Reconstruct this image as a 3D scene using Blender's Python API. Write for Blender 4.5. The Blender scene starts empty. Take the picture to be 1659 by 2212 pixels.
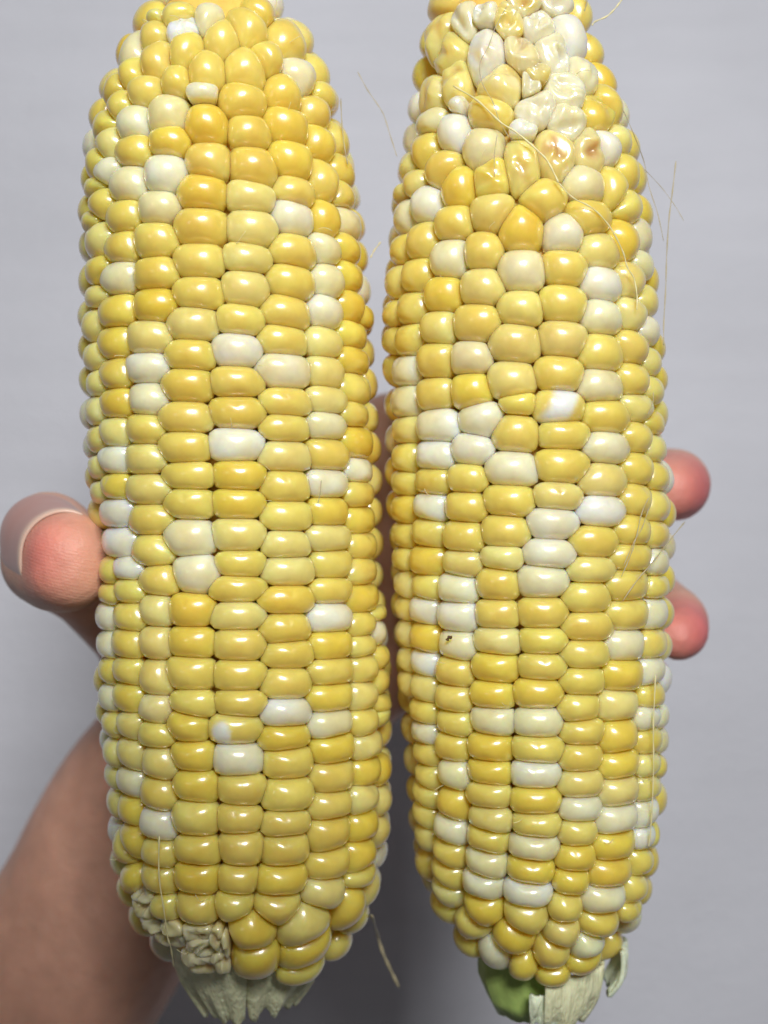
import bpy, bmesh, math, random
from mathutils.bvhtree import BVHTree
import numpy as np
from mathutils import Vector, noise
rnd = random.Random(7)
sc = bpy.context.scene
col = sc.collection
MM = 0.001

# ---------------------------------------------------------------- camera, light, exposure
CAM_D = 0.190                                   # metres from the camera to the plane of the cob axes
cam_d = bpy.data.cameras.new('camera'); cam = bpy.data.objects.new('camera', cam_d); col.objects.link(cam)
cam.location = (0, -CAM_D, 0); cam.rotation_euler = (math.radians(90), 0, 0)
cam_d.sensor_fit = 'VERTICAL'; cam_d.sensor_height = 24.0
cam_d.lens = 24.0 * CAM_D / (2212 * 0.0741 * MM)
cam_d.clip_start = 0.005; cam_d.clip_end = 20
cam_d.dof.use_dof = True; cam_d.dof.focus_distance = 0.170; cam_d.dof.aperture_fstop = cam_d.lens / 3.0
sc.camera = cam
sc.cycles.max_bounces = 12; sc.cycles.diffuse_bounces = 8; sc.cycles.glossy_bounces = 4
world = bpy.data.worlds.new('World'); sc.world = world; world.use_nodes = True
bg = world.node_tree.nodes['Background']
bg.inputs['Color'].default_value = (0.98, 0.97, 1.0, 1); bg.inputs['Strength'].default_value = 0.05
sc.view_settings.view_transform = 'Standard'; sc.view_settings.look = 'None'
sc.view_settings.exposure = 0.0; sc.view_settings.gamma = 1.0
sc.view_settings.use_curve_mapping = False

def area(name, az, el, dist, sx, sy, power, color):
    l = bpy.data.lights.new(name, 'AREA'); l.shape = 'RECTANGLE'; l.size = sx; l.size_y = sy
    l.energy = power; l.color = color
    o = bpy.data.objects.new(name, l); col.objects.link(o)
    a, e = math.radians(az), math.radians(el)
    p = Vector((math.sin(a) * math.cos(e), -math.cos(a) * math.cos(e), math.sin(e))) * dist
    o.location = p; o.rotation_euler = (-p).to_track_quat('-Z', 'Y').to_euler()
    return o
area('ceiling_lamp', 7.1, 27, 0.55, 0.17, 0.11, 3.8, (1.0, 0.98, 0.95))
area('room_lamp', -38, 6, 1.6, 0.16, 0.16, 0.42, (1.0, 0.98, 0.96))

# ---- kernels read as: angle round the cob (deg), height (mm), width, height (mm), colour code
LEFT_PROFILE = """-78.85,-21.75,5.52,11.67 -74.85,-21.66,5.24,13.56 -70.85,-21.62,4.96,16.26 -66.85,-21.66,4.68,18.93 -62.85,-21.71,4.4,20.91 -58.85,-21.7,4.12,22.03 -54.85,-21.63,3.84,22.55 -50.85,-21.58,3.56,22.87 -46.85,-21.59,3.28,23.08 -42.85,-21.7,3,23.29 -38.85,-21.89,2.72,23.49 -34.85,-22.11,2.44,23.7 -30.85,-22.32,2.16,23.86 -26.85,-22.49,1.88,23.89 -22.85,-22.62,1.6,23.81 -18.85,-22.73,1.32,23.67 -14.85,-22.82,1.04,23.5 -10.85,-22.88,0.76,23.33 -6.85,-22.97,0.48,23.23 -2.85,-23.12,0.2,23.29 1.15,-23.32,-0.08,23.43 5.15,-23.52,-0.36,23.59 9.15,-23.72,-0.64,23.69 13.15,-23.9,-0.92,23.7 17.15,-24.1,-1.2,23.6 21.15,-24.31,-1.48,23.44 25.15,-24.47,-1.76,23.32 29.15,-24.57,-2.04,23.23 33.15,-24.64,-2.32,23.07 37.15,-24.72,-2.6,22.87 41.15,-24.86,-2.88,22.68 45.15,-25.04,-3.16,22.43 49.15,-25.25,-3.44,22.02 53.15,-25.49,-3.72,21.44 57.15,-25.67,-4,20.73 61.15,-25.71,-4.28,19.86 65.15,-25.56,-4.56,18.58 69.15,-25.39,-4.84,16.84 73.15,-25.4,-5.12,14.92 77.15,-25.6,-5.4,12.32 81.15,-25.77,-5.68,9.58 85.15,-25.79,-5.96,7.58 89.15,-25.84,-6.24,5.62 93.15,-25.92,-6.52,3.92"""
LEFT_KERNELS = """
-20.5 72.65 6 3.82 y; -14.5 70.4 5.8 5.26 wd; 0 71.9 5.01 5.47 c; -34.5 70.4 6.01 5.82 y; -35 72.9 3.16 1.93 p; -48 68.65 5.82 7.11 c; -10.5 67.15 6.1 7.49 y; 8 69.15 6.57 7.64 y
-27.5 65.65 6.78 7.73 y; -40.5 64.15 6.32 5.34 y; -50 62.9 6.46 4.7 y; -12.5 61.65 5.1 5.2 y; 1 63.15 6.71 8.47 y; -29.5 60.9 7.22 5.45 y; -43.5 59.4 6.77 5.91 y; -52.5 57.15 7.11 4.47 y
-16 56.9 7.79 6.77 c; 0.5 59.4 4.57 2.94 w; -34.5 56.4 7.48 5.77 c; -49.5 54.4 7.09 5.98 p; -14.5 52.65 6.95 5.03 g; 1 55.15 7.96 7.07 g; -32.5 51.9 7.22 4.72 y; -60 52.15 7.21 4.01 y
-48.5 49.65 7.33 4.24 c; -17 48.15 7.84 6.27 w; 1 49.65 7.61 6.25 y; -36 47.4 8.73 5.84 c; -57 48.15 7.39 2.67 y; -20 43.15 7.55 5.15 c; -2 45.15 8.65 6.41 g; -53 45.4 7.76 5.42 y
-38.5 42.65 8.22 4.9 y; -3 40.4 9.18 6.4 y; -55.5 40.4 8.75 5.37 p; -22 38.65 7.95 5.2 y; -62.5 43.4 7.53 2.83 y; 24.5 71.15 7.35 7.31 y; 35.5 74.4 5.06 5.3 y; 50.5 70.9 8.13 8.31 y
21 64.15 7.95 8.51 y; 32.5 66.4 5.78 6.26 y; 53 65.15 8.37 7.72 c; 18.5 58.9 8.46 6.41 y; 39.5 61.15 7.31 7.53 g; 59.5 59.9 7.5 6.7 y; 69.5 63.4 6.41 3.21 y; 20.5 54.4 7.36 5.72 y
38.5 56.4 8.81 6.7 g; 58 55.15 7.04 6.36 g; 76.5 57.15 6.92 5.06 y; 21 49.15 8.38 6.68 y; 38.5 51.15 8.42 6.78 g; 56 49.15 7.35 7.03 y; 73 52.15 7.21 4.72 y; 18 44.65 8.08 5.04 p
38 46.15 7.77 5.59 y; 18 40.15 8.41 5.8 p; 36.5 42.65 8.01 5.98 w; 53.5 43.15 7.54 6.2 g; 68.5 47.9 7.4 4.35 y; 70 43.9 8.69 5.54 c; -39.5 38.15 8.16 4.55 y; -55 35.9 7.65 3.63 y
-42.5 33.9 10.35 5.07 c; -22 33.9 8.54 4.69 y; -4 35.4 8.57 5.55 y; -55.5 31.9 7.72 2.94 p; -43 29.15 9.91 4.79 g; -22.5 29.4 8.41 5 g; -4.5 30.9 8.59 5.36 y; -61 27.9 7.77 4.52 p
-44.5 24.65 9.44 4.87 g; -25.5 24.9 8.59 4.99 p; -7 26.65 8.89 5.34 p; -59 23.15 7.8 3.88 p; -44.5 20.15 8.81 4.45 y; -26.5 20.65 8.11 4.34 w; -8.5 22.15 8.31 4.85 y; -57 19.15 7.85 3.69 p
-44.5 15.9 8.97 4.36 g; -27 16.15 7.23 4.75 c; -10 18.15 8.91 5.34 y; -59.5 15.15 7.9 4.23 p; -46 11.65 8.58 4.38 p; -29.5 11.9 8.11 4.6 y; -11.5 13.4 9.02 4.61 y; -59.5 10.9 7.91 3.72 p
-47.5 7.65 9.37 4.24 w; -30.5 7.65 8.71 4.38 p; -12.5 9.15 8.59 4.62 y; -61 6.65 7.89 3.13 p; 15.5 35.9 8 4.53 p; 35.5 37.4 9.28 5.4 y; 51.5 38.65 7.61 5.05 c; 66.5 39.9 8.29 4.87 g
14.5 31.65 8.14 5.64 p; 33.5 33.15 9.24 5.86 y; 52 34.15 7.68 5.54 c; 66.5 35.65 8.75 5.01 g; 12 27.15 7.93 4.63 y; 30.5 28.65 9.12 5.87 y; 50 29.4 7.75 5.22 c; 67 31.15 8.55 5.69 g
81.5 30.4 7.74 3.12 g; 10 22.9 8.07 4.95 w; 28.5 24.65 8.68 5.11 y; 48 24.9 7.79 4.68 p; 66 26.9 8.23 4.15 g; 9 18.4 8.39 4.45 y; 28 20.4 9.46 5.2 c; 48 20.65 7.83 4.77 p
66 22.9 8.88 4.07 g; 9 14.15 9.21 4.77 y; 27.5 15.65 8.63 4.19 y; 46.5 16.4 7.89 3.98 p; 66.5 18.9 9.76 4.52 y; 7.5 9.4 9.06 5.01 w; 27 12.15 8.43 4.1 y; 45.5 12.65 8.3 4.13 c
62.5 14.65 7.9 3.49 y; 26.5 7.9 9.2 4.43 p; 45.5 8.4 8.91 4.8 y; 64.5 10.65 9.47 4.63 g; -11.5 5.15 8.7 3.99 y; 8 5.15 8.43 4.39 g; -48 3.65 8.29 3.92 g; -30 3.15 8.96 4.32 p
-63 2.9 7.84 2.98 p; -12 1.15 8.4 4.34 y; 7 1.15 8.45 4.33 g; -49 -0.1 9.85 4.29 w; -30.5 -1.1 9.05 4.51 y; -13.5 -3.85 9.33 5.52 c; 6.5 -3.35 8.47 4.75 p; -49 -4.6 9.65 4.39 w
-30 -5.6 8.42 4.51 y; 7 -7.35 7.84 3.85 y; -11.5 -8.85 8.58 6 c; -43.5 -8.35 7.76 3.4 w; -57 -8.85 7.77 3.83 y; -27.5 -9.85 8.28 4.5 y; 5.5 -10.85 8.99 3.69 y; -44 -11.6 8.49 4.09 y
-57.5 -12.35 7.81 2.88 y; -29 -14.1 7.09 4.93 p; -13.5 -13.85 8.29 5.03 g; 5.5 -14.85 8.67 4.11 p; -43.5 -15.35 9.13 4.86 y; -62.5 -15.85 7.86 4.41 c; -29.5 -18.85 7.05 5.04 p; -13.5 -18.6 8.38 4.64 g
5.5 -18.85 8.67 4.79 y; -44.5 -19.35 9.26 4.47 y; -60.5 -20.1 7.92 4.24 c; -30 -24.1 7.34 5.77 p; -14.5 -23.1 8.91 5.27 y; 5 -23.35 8.6 4.74 y; -44 -23.6 7.95 4.41 y; -60 -24.1 7.96 4.18 y
-45 -27.35 8.78 5.34 y; -61.5 -28.35 7.98 4.69 c; 26 3.65 8.57 4.69 y; 45.5 4.15 9.05 4.31 w; 64.5 6.15 7.88 3.59 c; 64.5 2.65 8.53 4.03 y; 26 -0.6 8.42 4.38 y; 46 -0.1 8.58 4.75 g
66.5 -1.35 9.73 4.58 g; 25 -4.85 7.84 4.23 p; 46 -3.85 9.78 4.51 p; 67 -5.1 9.3 4.24 y; 25.5 -8.35 9.04 4.56 p; 47 -7.6 9.04 4.69 y; 65 -9.1 8.78 4.23 y; 24.5 -12.6 9.24 4.15 g
45.5 -11.6 8.32 4.09 y; 65.5 -13.1 11.29 4.77 g; 23.5 -16.85 8.83 4.99 y; 44.5 -15.6 9.09 4.95 w; 63.5 -17.1 7.88 3.97 y; 24.5 -20.35 8.82 4.51 y; 44 -19.6 9.14 4.87 g; 63.5 -20.35 7.92 3.89 y
23 -24.85 8.73 5.04 y; 43.5 -23.6 9.42 4.72 y; 64 -23.85 7.96 5.24 y; 42.5 -27.35 9.6 5.09 g; 62.5 -28.1 8.11 5.17 p; 76.5 -18.85 7.9 3.63 c; 78.5 -22.85 7.95 3.47 y; 78.5 -26.6 7.97 4.22 y
78.5 -30.85 7.96 4.07 y; 78.5 -15.85 7.86 2.18 y; -13.5 -27.6 7.86 4.48 y; 5 -27.35 8.36 4.2 y; -30 -28.6 6.67 4.64 o; -16.5 -30.85 7.55 5.33 g; 2.5 -31.1 8.81 4.7 yW; -59 -32.35 7.95 4.03 y
-44 -31.85 7.95 4.28 p; -31.5 -32.6 7.94 4.04 y; -15.5 -35.35 7.94 4.9 g; 3 -35.85 8.58 5.47 c; -61.5 -37.1 7.87 4.3 p; -46.5 -36.1 8.35 5.64 p; -30.5 -36.85 7.88 5.35 p; -15.5 -39.85 8.32 5.5 g
3.5 -40.1 8.11 5.19 y; -49.5 -40.6 8.13 4.8 c; -33.5 -41.6 7.79 5.52 y; -67 -41.1 7.8 3.6 p; -16.5 -44.6 8.52 5.83 y; 2 -44.6 7.4 4.81 y; -51 -45.35 8.2 4.92 g; -35.5 -46.35 7.71 5.75 w
-68 -45.35 7.73 4.56 p; -16 -49.6 7.95 4.99 y; 2.5 -49.1 7.92 6.24 y; -51 -49.85 7.65 5.7 g; -62 -52.1 8.92 6.3 y; -36 -50.85 7.63 5.36 y; -17 -53.85 8.52 6.14 g; 1 -53.85 6.96 5.12 y
-37 -54.85 7.53 6.25 y; -55.5 -56.6 8.25 5.83 g; -18 -59.1 8.08 6.59 y; -1 -58.1 6.52 5.57 y; -36 -59.6 7.3 5.6 y; 22.5 -29.1 8.63 4.86 w; 42 -31.6 8.98 5.33 c; 62 -32.1 7.95 4.5 y
78.5 -31.6 7.95 4.08 y; 21.5 -32.85 8.85 5 g; 43.5 -35.1 9.37 6.1 g; 64 -36.1 8.03 4.74 p; 22.5 -36.35 9.11 5.93 y; 43 -39.6 9.31 5.99 y; 64 -40.1 8.05 5.15 g; 79 -41.1 7.8 4.35 g
22 -41.35 9.29 5.75 y; 41 -43.85 8.69 5.33 y; 61.5 -44.1 8.08 4.91 p; 81 -46.1 7.72 4.42 p; 20.5 -45.6 8.35 4.66 y; 41 -48.1 9.26 6.8 y; 63 -48.6 8.35 5.86 g; 80.5 -51.1 7.63 4.93 p
20.5 -49.6 8.9 6.56 y; 41.5 -53.1 8.8 5.71 y; 61.5 -53.35 9.37 6.63 g; 19 -54.35 9.54 6.38 g; 39.5 -57.6 8.43 6.28 p; 63.5 -56.85 9.28 4.64 y; 76 -60.6 8.29 7.17 p; 59.5 -61.6 7.12 8.94 g
17.5 -58.85 8.64 6.86 y; 6.5 -62.85 8.8 8.51 g; 31.5 -63.1 9.62 10.08 p; 8.5 -68.6 8.88 8.64 g; 37 -68.1 9.61 9.77 g; 41.5 -72.35 8.07 4.38 y; -18 -62.85 5.36 3.78 os; -17.5 -65.6 5.36 4.09 os
-9 -63.6 2.61 4.97 os; -6.5 -64.85 1.64 5.26 os; -23 -68.85 5.21 4.64 os; -9.5 -68.1 2.89 4.6 os; -41 -63.35 6.91 2.99 os; -35.5 -64.6 6.72 3.69 os; -33.5 -62.6 7.01 2.72 os; -45.5 -60.35 7.24 4.46 os
-46 -58.6 7.37 4.23 os
"""
RIGHT_PROFILE = """-78.85,24.79,5.52,8.58 -74.85,24.91,5.24,10.9 -70.85,25.08,4.96,13.77 -66.85,25.08,4.68,16.19 -62.85,24.86,4.4,18.09 -58.85,24.61,4.12,19.36 -54.85,24.45,3.84,20.12 -50.85,24.38,3.56,20.68 -46.85,24.37,3.28,21.11 -42.85,24.31,3,21.42 -38.85,24.2,2.72,21.62 -34.85,24.07,2.44,21.79 -30.85,23.96,2.16,21.95 -26.85,23.85,1.88,22.12 -22.85,23.74,1.6,22.29 -18.85,23.62,1.32,22.42 -14.85,23.52,1.04,22.53 -10.85,23.45,0.76,22.67 -6.85,23.39,0.48,22.8 -2.85,23.27,0.2,22.9 1.15,23.08,-0.08,22.93 5.15,22.83,-0.36,22.82 9.15,22.58,-0.64,22.68 13.15,22.39,-0.92,22.55 17.15,22.2,-1.2,22.45 21.15,22.02,-1.48,22.38 25.15,21.82,-1.76,22.31 29.15,21.63,-2.04,22.19 33.15,21.43,-2.32,21.93 37.15,21.29,-2.6,21.57 41.15,21.25,-2.88,21.16 45.15,21.22,-3.16,20.74 49.15,21.12,-3.44,20.16 53.15,21,-3.72,19.4 57.15,20.85,-4,18.55 61.15,20.62,-4.28,17.58 65.15,20.16,-4.56,16.49 69.15,19.53,-4.84,15.24 73.15,19.06,-5.12,14.12 77.15,19.03,-5.4,12.97 81.15,19.34,-5.68,11.16 85.15,19.59,-5.96,8.96 89.15,19.69,-6.24,6.41 93.15,19.71,-6.52,4.11"""
RIGHT_KERNELS = """
-37 72.65 5.28 5.53 cs; -61.5 72.15 7.62 6.83 pd; -48.5 69.15 7.96 8.28 pd; -21.5 67.15 7.38 9.04 wd; -4.5 71.9 4.82 5.37 gs; -20.5 72.9 4 3.16 ws; -13 62.15 7.72 7.98 ps; -60 63.15 7.53 6.81 pd
-41 63.65 4.81 6.9 pd; -20.5 57.9 7.6 5.76 y; -37 59.4 2.41 2.27 w; -56.5 58.4 6.52 3.47 c; -40 55.9 6.4 6.52 w; -24.5 52.9 7 6.93 c; -59 54.15 7.37 6.35 y; -45 50.65 8 6.47 y
-4.5 49.65 6.17 9.34 pd; -73 52.9 6.49 3.48 p; -63.5 49.65 6.7 4.7 p; -35.5 47.4 6.67 6.82 g; -19 47.9 5.89 6.11 yd; -18 43.15 7.77 5.94 p; -54 45.9 6.89 5.93 w; -71 45.15 7.89 5.93 c
-76.5 49.15 6.73 2.3 p; -37 42.15 7.12 5.28 y; -5.5 40.65 7.93 7.48 g; -55 40.4 7.21 6.05 y; -72.5 40.4 7.2 4.43 y; 15 71.4 6.23 5.89 ws; 38.5 70.9 6.42 7.98 w; -0.5 66.65 5.48 6.02 os
21.5 67.4 6.44 7.35 ws; 39.5 64.9 6.75 7.23 cd; 6.5 63.4 3.64 2.95 gs; 21.5 61.4 7.19 6.1 ws; 1 61.4 2.82 4.02 ws; 3.5 58.4 6.99 6.52 ws; 19 56.4 7.07 5.75 cs; 42 58.9 8.06 7.24 yd
54 61.15 6.12 5.82 y; -3.5 54.65 3.92 2.53 wd; 11.5 51.4 7.19 8.59 od; 29.5 52.4 5.8 7.31 od; 43 53.65 6.44 5.93 w; 54.5 55.65 6.3 4.7 p; 4.5 44.65 8.21 6.53 y; 25 47.4 7.51 5.82 c
42.5 47.4 6.82 7.6 y; 56 51.15 6.86 5.89 y; 13.5 39.9 7.03 6.23 w; 26 42.4 9.05 5.64 y; 50.5 45.4 8.09 4.96 y; 45.5 39.9 8.43 6.47 g; 64.5 41.9 7.04 4.91 c; 31 37.9 8.51 5.8 p
6.5 74.4 5.14 4.03 ps; 32.5 75.15 5.61 3.77 ws; -38.5 36.9 7.08 5.98 c; -21.5 37.4 6.14 5.47 y; -6 34.4 7.84 6.29 c; -56.5 35.4 7.25 5.45 y; -41.5 31.9 7.33 5.68 g; -22.5 32.4 7.55 5.73 p
-7 28.9 7.36 5.55 p; -75.5 35.4 7.25 4.75 p; -60 30.65 7.75 5.14 y; -43.5 26.9 6.7 5.3 p; -25.5 27.15 8.44 5.68 y; -9.5 24.15 8.61 6.1 p; -80 30.65 7.38 4.18 y; -62 25.9 8.3 4.87 y
-45.5 22.4 7.9 5.57 y; -28.5 22.15 7.15 4.95 c; -11.5 18.65 8.08 6.1 p; -81.5 26.65 7.44 4.17 y; -65 21.4 8.09 4.55 c; -88 22.65 7.46 4.96 y; -47 17.4 8.15 4.82 y; -28.5 17.4 6.98 5.44 g
-9 15.4 5.37 3.25 y; -67 16.65 9.25 5.27 c; -45.5 12.65 9.19 5.07 w; -24.5 13.4 8.05 5.51 w; -11 11.4 8.01 5.62 y; -67.5 12.65 9.01 4.49 p; -47.5 8.4 8.73 5.01 w; -29 9.15 7.21 4.79 w
-68 8.15 8.07 5.12 y; -13 6.15 8.63 5.3 c; 13.5 34.9 7.73 5.42 y; 30.5 32.9 8.01 5.24 w; 48.5 34.15 8.48 6.03 p; 61.5 37.15 7.2 3.78 c; 12 29.65 8.24 5.59 y; 29.5 28.15 8.21 5.25 c
47 29.15 7.93 4.98 p; 61.5 31.9 7.35 4.29 p; 10.5 24.65 8.16 5.38 p; 28.5 22.9 8.95 5.55 y; 46.5 24.15 8.65 5.11 y; 59.5 27.15 7.46 4.38 c; 8.5 19.65 8.15 5.21 y; 27.5 18.15 9.14 5.12 c
45.5 19.4 7.94 5.17 y; 61 22.65 7.46 4.2 p; 7.5 14.9 9.22 5.37 yP; 29.5 13.9 9.8 5.13 y; 47.5 15.4 9.01 4.76 p; 61.5 18.4 7.49 3.85 p; 9 11.15 8.46 4.4 y; 28 9.4 8.62 4.46 c
46 11.15 7.95 4.67 y; 59.5 13.4 7.53 3.13 y; 8 6.65 9.1 4.88 y; 45 6.4 7.9 4.83 y; 60.5 9.65 7.57 4.01 p; -70.5 4.65 9.9 4.44 y; -49 4.65 7.89 4.35 y; -31.5 4.9 6.94 4.4 y
-14.5 1.65 8.6 5.16 y; -51 0.65 7.87 4.81 w; -33 0.65 7.84 5.09 y; -17 -2.85 8.37 5.37 y; -71 0.4 9.62 4.64 g; -54 -3.1 8.63 5.64 y; -34.5 -3.6 8.19 5.56 y; -18 -6.6 6.91 4.07 p
-73.5 -3.6 10.15 4.41 y; -55.5 -7.35 10.02 5.67 g; -35.5 -7.6 7.82 4.57 p; -20.5 -10.35 7.62 5.36 y; -75 -7.35 7.8 4.07 y; -55.5 -11.35 7.81 4.65 y; -38.5 -11.35 7.97 5.39 c; -21 -14.85 7.67 4.64 y
-74 -11.35 9 4.72 p; -57.5 -14.85 7.52 4.95 w; -39 -15.35 8.36 5.42 w; -21 -18.85 8.11 4.85 p; -76.5 -15.1 7.52 4.03 y; -58.5 -19.35 8.21 5.63 g; -39.5 -19.85 7.8 5.13 c; -22.5 -22.6 8.56 5.49 g
-77 -19.1 7.48 4.61 p; -60 -22.85 7.77 5.05 w; -41.5 -23.85 7.64 5.45 y; -24 -26.85 7.61 4.87 g; -77.5 -23.35 7.43 4.28 p; -61 -27.1 7.67 4.92 p; -42.5 -27.85 7.56 5.15 y; -78.5 -26.85 7.38 4.13 p
25.5 4.65 9.12 4.78 p; 5 2.15 7.79 4.15 p; 23.5 0.15 8.58 4.45 w; 43 1.9 7.65 4.73 y; 60.5 5.4 8.41 4.28 y; 58.5 0.9 10.37 5.03 y; 2.5 -1.6 8.3 4.91 w; 20 -4.35 8.78 4.55 y
39.5 -2.85 8.58 4.64 y; 57 -3.35 9.06 3.99 y; 0.5 -6.1 8.59 4.62 w; 18 -8.35 8.04 3.83 p; 39 -6.6 9.57 4.4 y; 57.5 -7.6 7.6 4.02 c; -2 -9.85 8.56 5.23 c; 17 -12.35 8.43 4.69 y
37.5 -10.85 10.67 4.94 y; 57.5 -11.35 7.56 3.33 y; -2 -14.6 8.25 4.77 y; 17 -16.6 8.82 4.38 y; 37.5 -15.1 9.52 4.78 y; 56.5 -15.35 7.57 4.66 c; -2 -18.6 7.78 4.21 y; 15.5 -20.6 8.53 4.23 y
36 -19.85 8.84 4.98 c; 56.5 -20.1 8.85 4.33 y; -2.5 -22.35 7.95 4.41 y; 14.5 -24.6 7.92 4.27 y; 34.5 -24.1 8.94 5.28 g; 55 -24.1 7.52 4.44 c; -4 -26.35 8.37 5.06 g; 56.5 -28.1 7.37 4.66 y
-62 -30.85 7.58 4.6 y; -43 -31.6 7.41 4.75 y; -24.5 -30.6 7.84 5.17 c; -4 -30.6 8.31 5.11 c; -62.5 -34.1 7.52 4.82 w; -45 -35.35 7.27 5.08 y; -26 -34.85 8.22 5.41 g; -4.5 -34.6 8.83 4.72 y
-62 -37.35 7.24 4.66 y; -45 -39.6 7.2 5.13 c; -26.5 -38.35 7.82 4.83 g; -6 -38.35 8.43 4.95 c; -62 -40.85 7.2 4.89 y; -47 -44.35 7.16 6.35 g; -27 -41.85 7.69 4.62 y; -6 -42.35 8.54 4.93 g
-65.5 -44.1 7.78 4.58 y; -27 -45.85 7.71 5 p; -6 -46.1 8.14 5.05 y; -50 -48.6 7.51 6.61 c; -69 -47.6 7.35 5.17 y; -29 -48.85 7.68 6.42 y; -7 -49.6 8.85 5.93 c; -71 -51.35 6.88 4.41 p
-52 -52.6 7.05 6.12 y; -31 -52.85 8.06 6.64 c; -8.5 -53.35 8.38 6.12 g; -55.5 -56.1 7.24 6.81 y; -81 -57.1 6.58 5.68 y; -34 -56.6 7.97 6.69 c; -10.5 -57.1 8.7 6.16 w; -60.5 -59.85 8.84 7.86 p
-36 -61.35 8.1 7.94 g; -12 -61.6 8.45 7.99 y; -72 -63.6 8.97 6.12 y; -48 -64.6 8.46 7.66 y; 13 -28.6 7.38 4.66 y; 32 -28.6 8.05 5.14 p; 14.5 -32.1 7.78 4.69 y; 32.5 -33.35 8.27 6.33 g
54 -31.1 7.32 3.95 c; 67 -31.85 7.31 3.66 c; 14 -35.85 7.76 4.91 y; 33.5 -37.6 8.69 5.78 g; 55.5 -34.85 7.27 4.07 y; 69.5 -35.85 7.26 4.25 c; 14 -39.85 8.05 4.87 p; 34 -41.6 9.17 6.03 p
54 -38.6 7.22 3.55 p; 65.5 -39.6 7.2 3.52 y; 14 -43.6 7.25 4.42 w; 33.5 -46.1 9.46 5.93 c; 54 -42.1 7.16 4.41 p; 13 -47.35 6.93 4.64 y; 34 -50.1 9.69 6.08 g; 55 -46.1 7.07 5.1 c
12.5 -51.35 7.2 5.24 g; 33 -54.6 9.76 5.86 g; 55 -50.1 6.93 3.29 w; 62.5 -50.6 6.91 4.49 y; 11 -55.1 6.51 5.22 g; 31 -58.85 9.55 6.53 c; 55.5 -54.35 6.74 5.34 y; 53 -58.6 6.48 5.72 y
53 -62.1 6.13 3.61 y; 8.5 -59.6 6.45 6 y; 30.5 -63.35 8.71 7.06 y; 7.5 -64.35 6.84 6.68 p; -22 -65.85 8.48 8.27 g; 2.5 -68.35 7.24 8.36 y; 25.5 -67.35 6.2 5.75 c; 28.5 -70.6 6.36 4.55 g
-37 -69.35 7.71 8.33 c; -18 -71.1 5.43 5.92 g; 6.5 -72.6 5.4 3.76 g; -64.5 -69.35 6.3 5.31 y
"""
SILK = """
R 0.07 17.6,-19.7,72.5 16.0,-20.0,69.5 14.9,-20.4,66.5 13.7,-20.4,64.0 14.0,-21.1,61.0 15.4,-22.1,58.0 16.3,-22.8,55.0 17.6,-23.4,52.5
R 0.17 10.0,-18.7,61.5 13.3,-21.2,58.5 16.3,-22.8,55.0 18.9,-23.5,53.0 22.1,-23.9,50.0 23.2,-24.0,48.5 24.4,-24.1,46.0
R 0.13 24.4,-24.1,46.0 26.5,-23.7,44.0 29.0,-22.9,43.0 31.1,-22.0,41.5 32.8,-21.1,39.5 34.2,-20.3,37.1 34.9,-19.8,35.1 36.0,-19.1,33.6 36.5,-18.8,31.1 36.4,-19.0,29.1
R 0.16 31.0,-13.3,72.5 32.1,-9.7,74.5 34.0,-9.0,75.6 35.2,-9.2,76.7 36.2,-9.2,78.0 36.9,-9.4,79.0
R 0.11 44.5,-9.1,53.5 44.0,-9.0,49.0 43.5,-8.8,44.6 43.2,-8.6,39.1 43.0,-8.8,34.0 42.4,-10.1,28.6 42.2,-11.0,25.1
R 0.07 35.0,-15.4,59.5 37.1,-13.8,56.0 39.4,-10.2,53.0 40.2,-9.8,49.5 41.7,-9.2,45.4 42.7,-8.7,41.4
R 0.05 38.9,-12.1,51.5 42.3,-9.0,49.5 44.4,-8.9,46.7 45.8,-8.8,44.4
R 0.09 38.5,-17.4,2.1 37.2,-18.5,-0.3 36.3,-19.0,-3.8 35.4,-19.4,-6.3 34.0,-19.9,-9.3
R 0.08 38.6,-17.3,0.7 37.3,-18.4,-2.3 36.0,-19.1,-4.3 34.3,-19.9,-7.8
R 0.11 46.5,-6.6,-1.5 42.8,-12.0,-4.3 39.4,-16.1,-7.3 36.7,-18.2,-9.8 34.3,-19.4,-12.8
R 0.14 40.4,-13.4,-24.3 40.2,-12.9,-31.8 40.4,-12.1,-37.2 40.4,-11.5,-42.7 40.3,-10.6,-48.2 40.1,-10.2,-50.7
R 0.06 15.9,-22.9,53.0 15.5,-23.2,50.0 15.5,-23.5,47.0
R 0.08 -4.1,-5.3,68.5 -2.6,-5.4,65.7 -0.8,-5.3,63.1 -0.0,-5.2,61.7 1.0,-5.3,58.5 2.0,-6.3,55.0
R 0.12 29.6,-14.6,74.0 30.1,-13.3,75.5 31.0,-9.2,78.5
R 0.07 39.5,-15.8,17.6 39.4,-16.1,16.1 38.4,-17.1,14.1
L 0.14 -2.1,-5.2,39.6 -1.5,-4.1,41.0 -0.5,-4.1,42.3
L 0.11 -6.7,-6.3,64.0 -6.3,-11.2,58.0 -5.8,-12.2,54.0 -5.4,-12.2,52.0
L 0.3 -2.0,0.6,-64.7 -1.2,22.0,-75.4 -0.2,22.0,-78.7 1.3,22.0,-82.0 2.7,22.0,-84.9
L 0.15 -32.7,-17.3,-47.2 -32.9,-16.4,-53.2 -32.3,-15.6,-58.7 -32.1,-14.2,-62.7 -31.8,-12.8,-65.2 -32.0,-9.4,-69.2
L 0.08 -9.0,-19.4,4.6 -9.2,-19.4,2.6 -9.5,-19.5,1.2
S 0.3 9.2,-16.4,-18.8 9.5,-16.6,-18.3 9.8,-16.9,-18.3
"""


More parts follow.
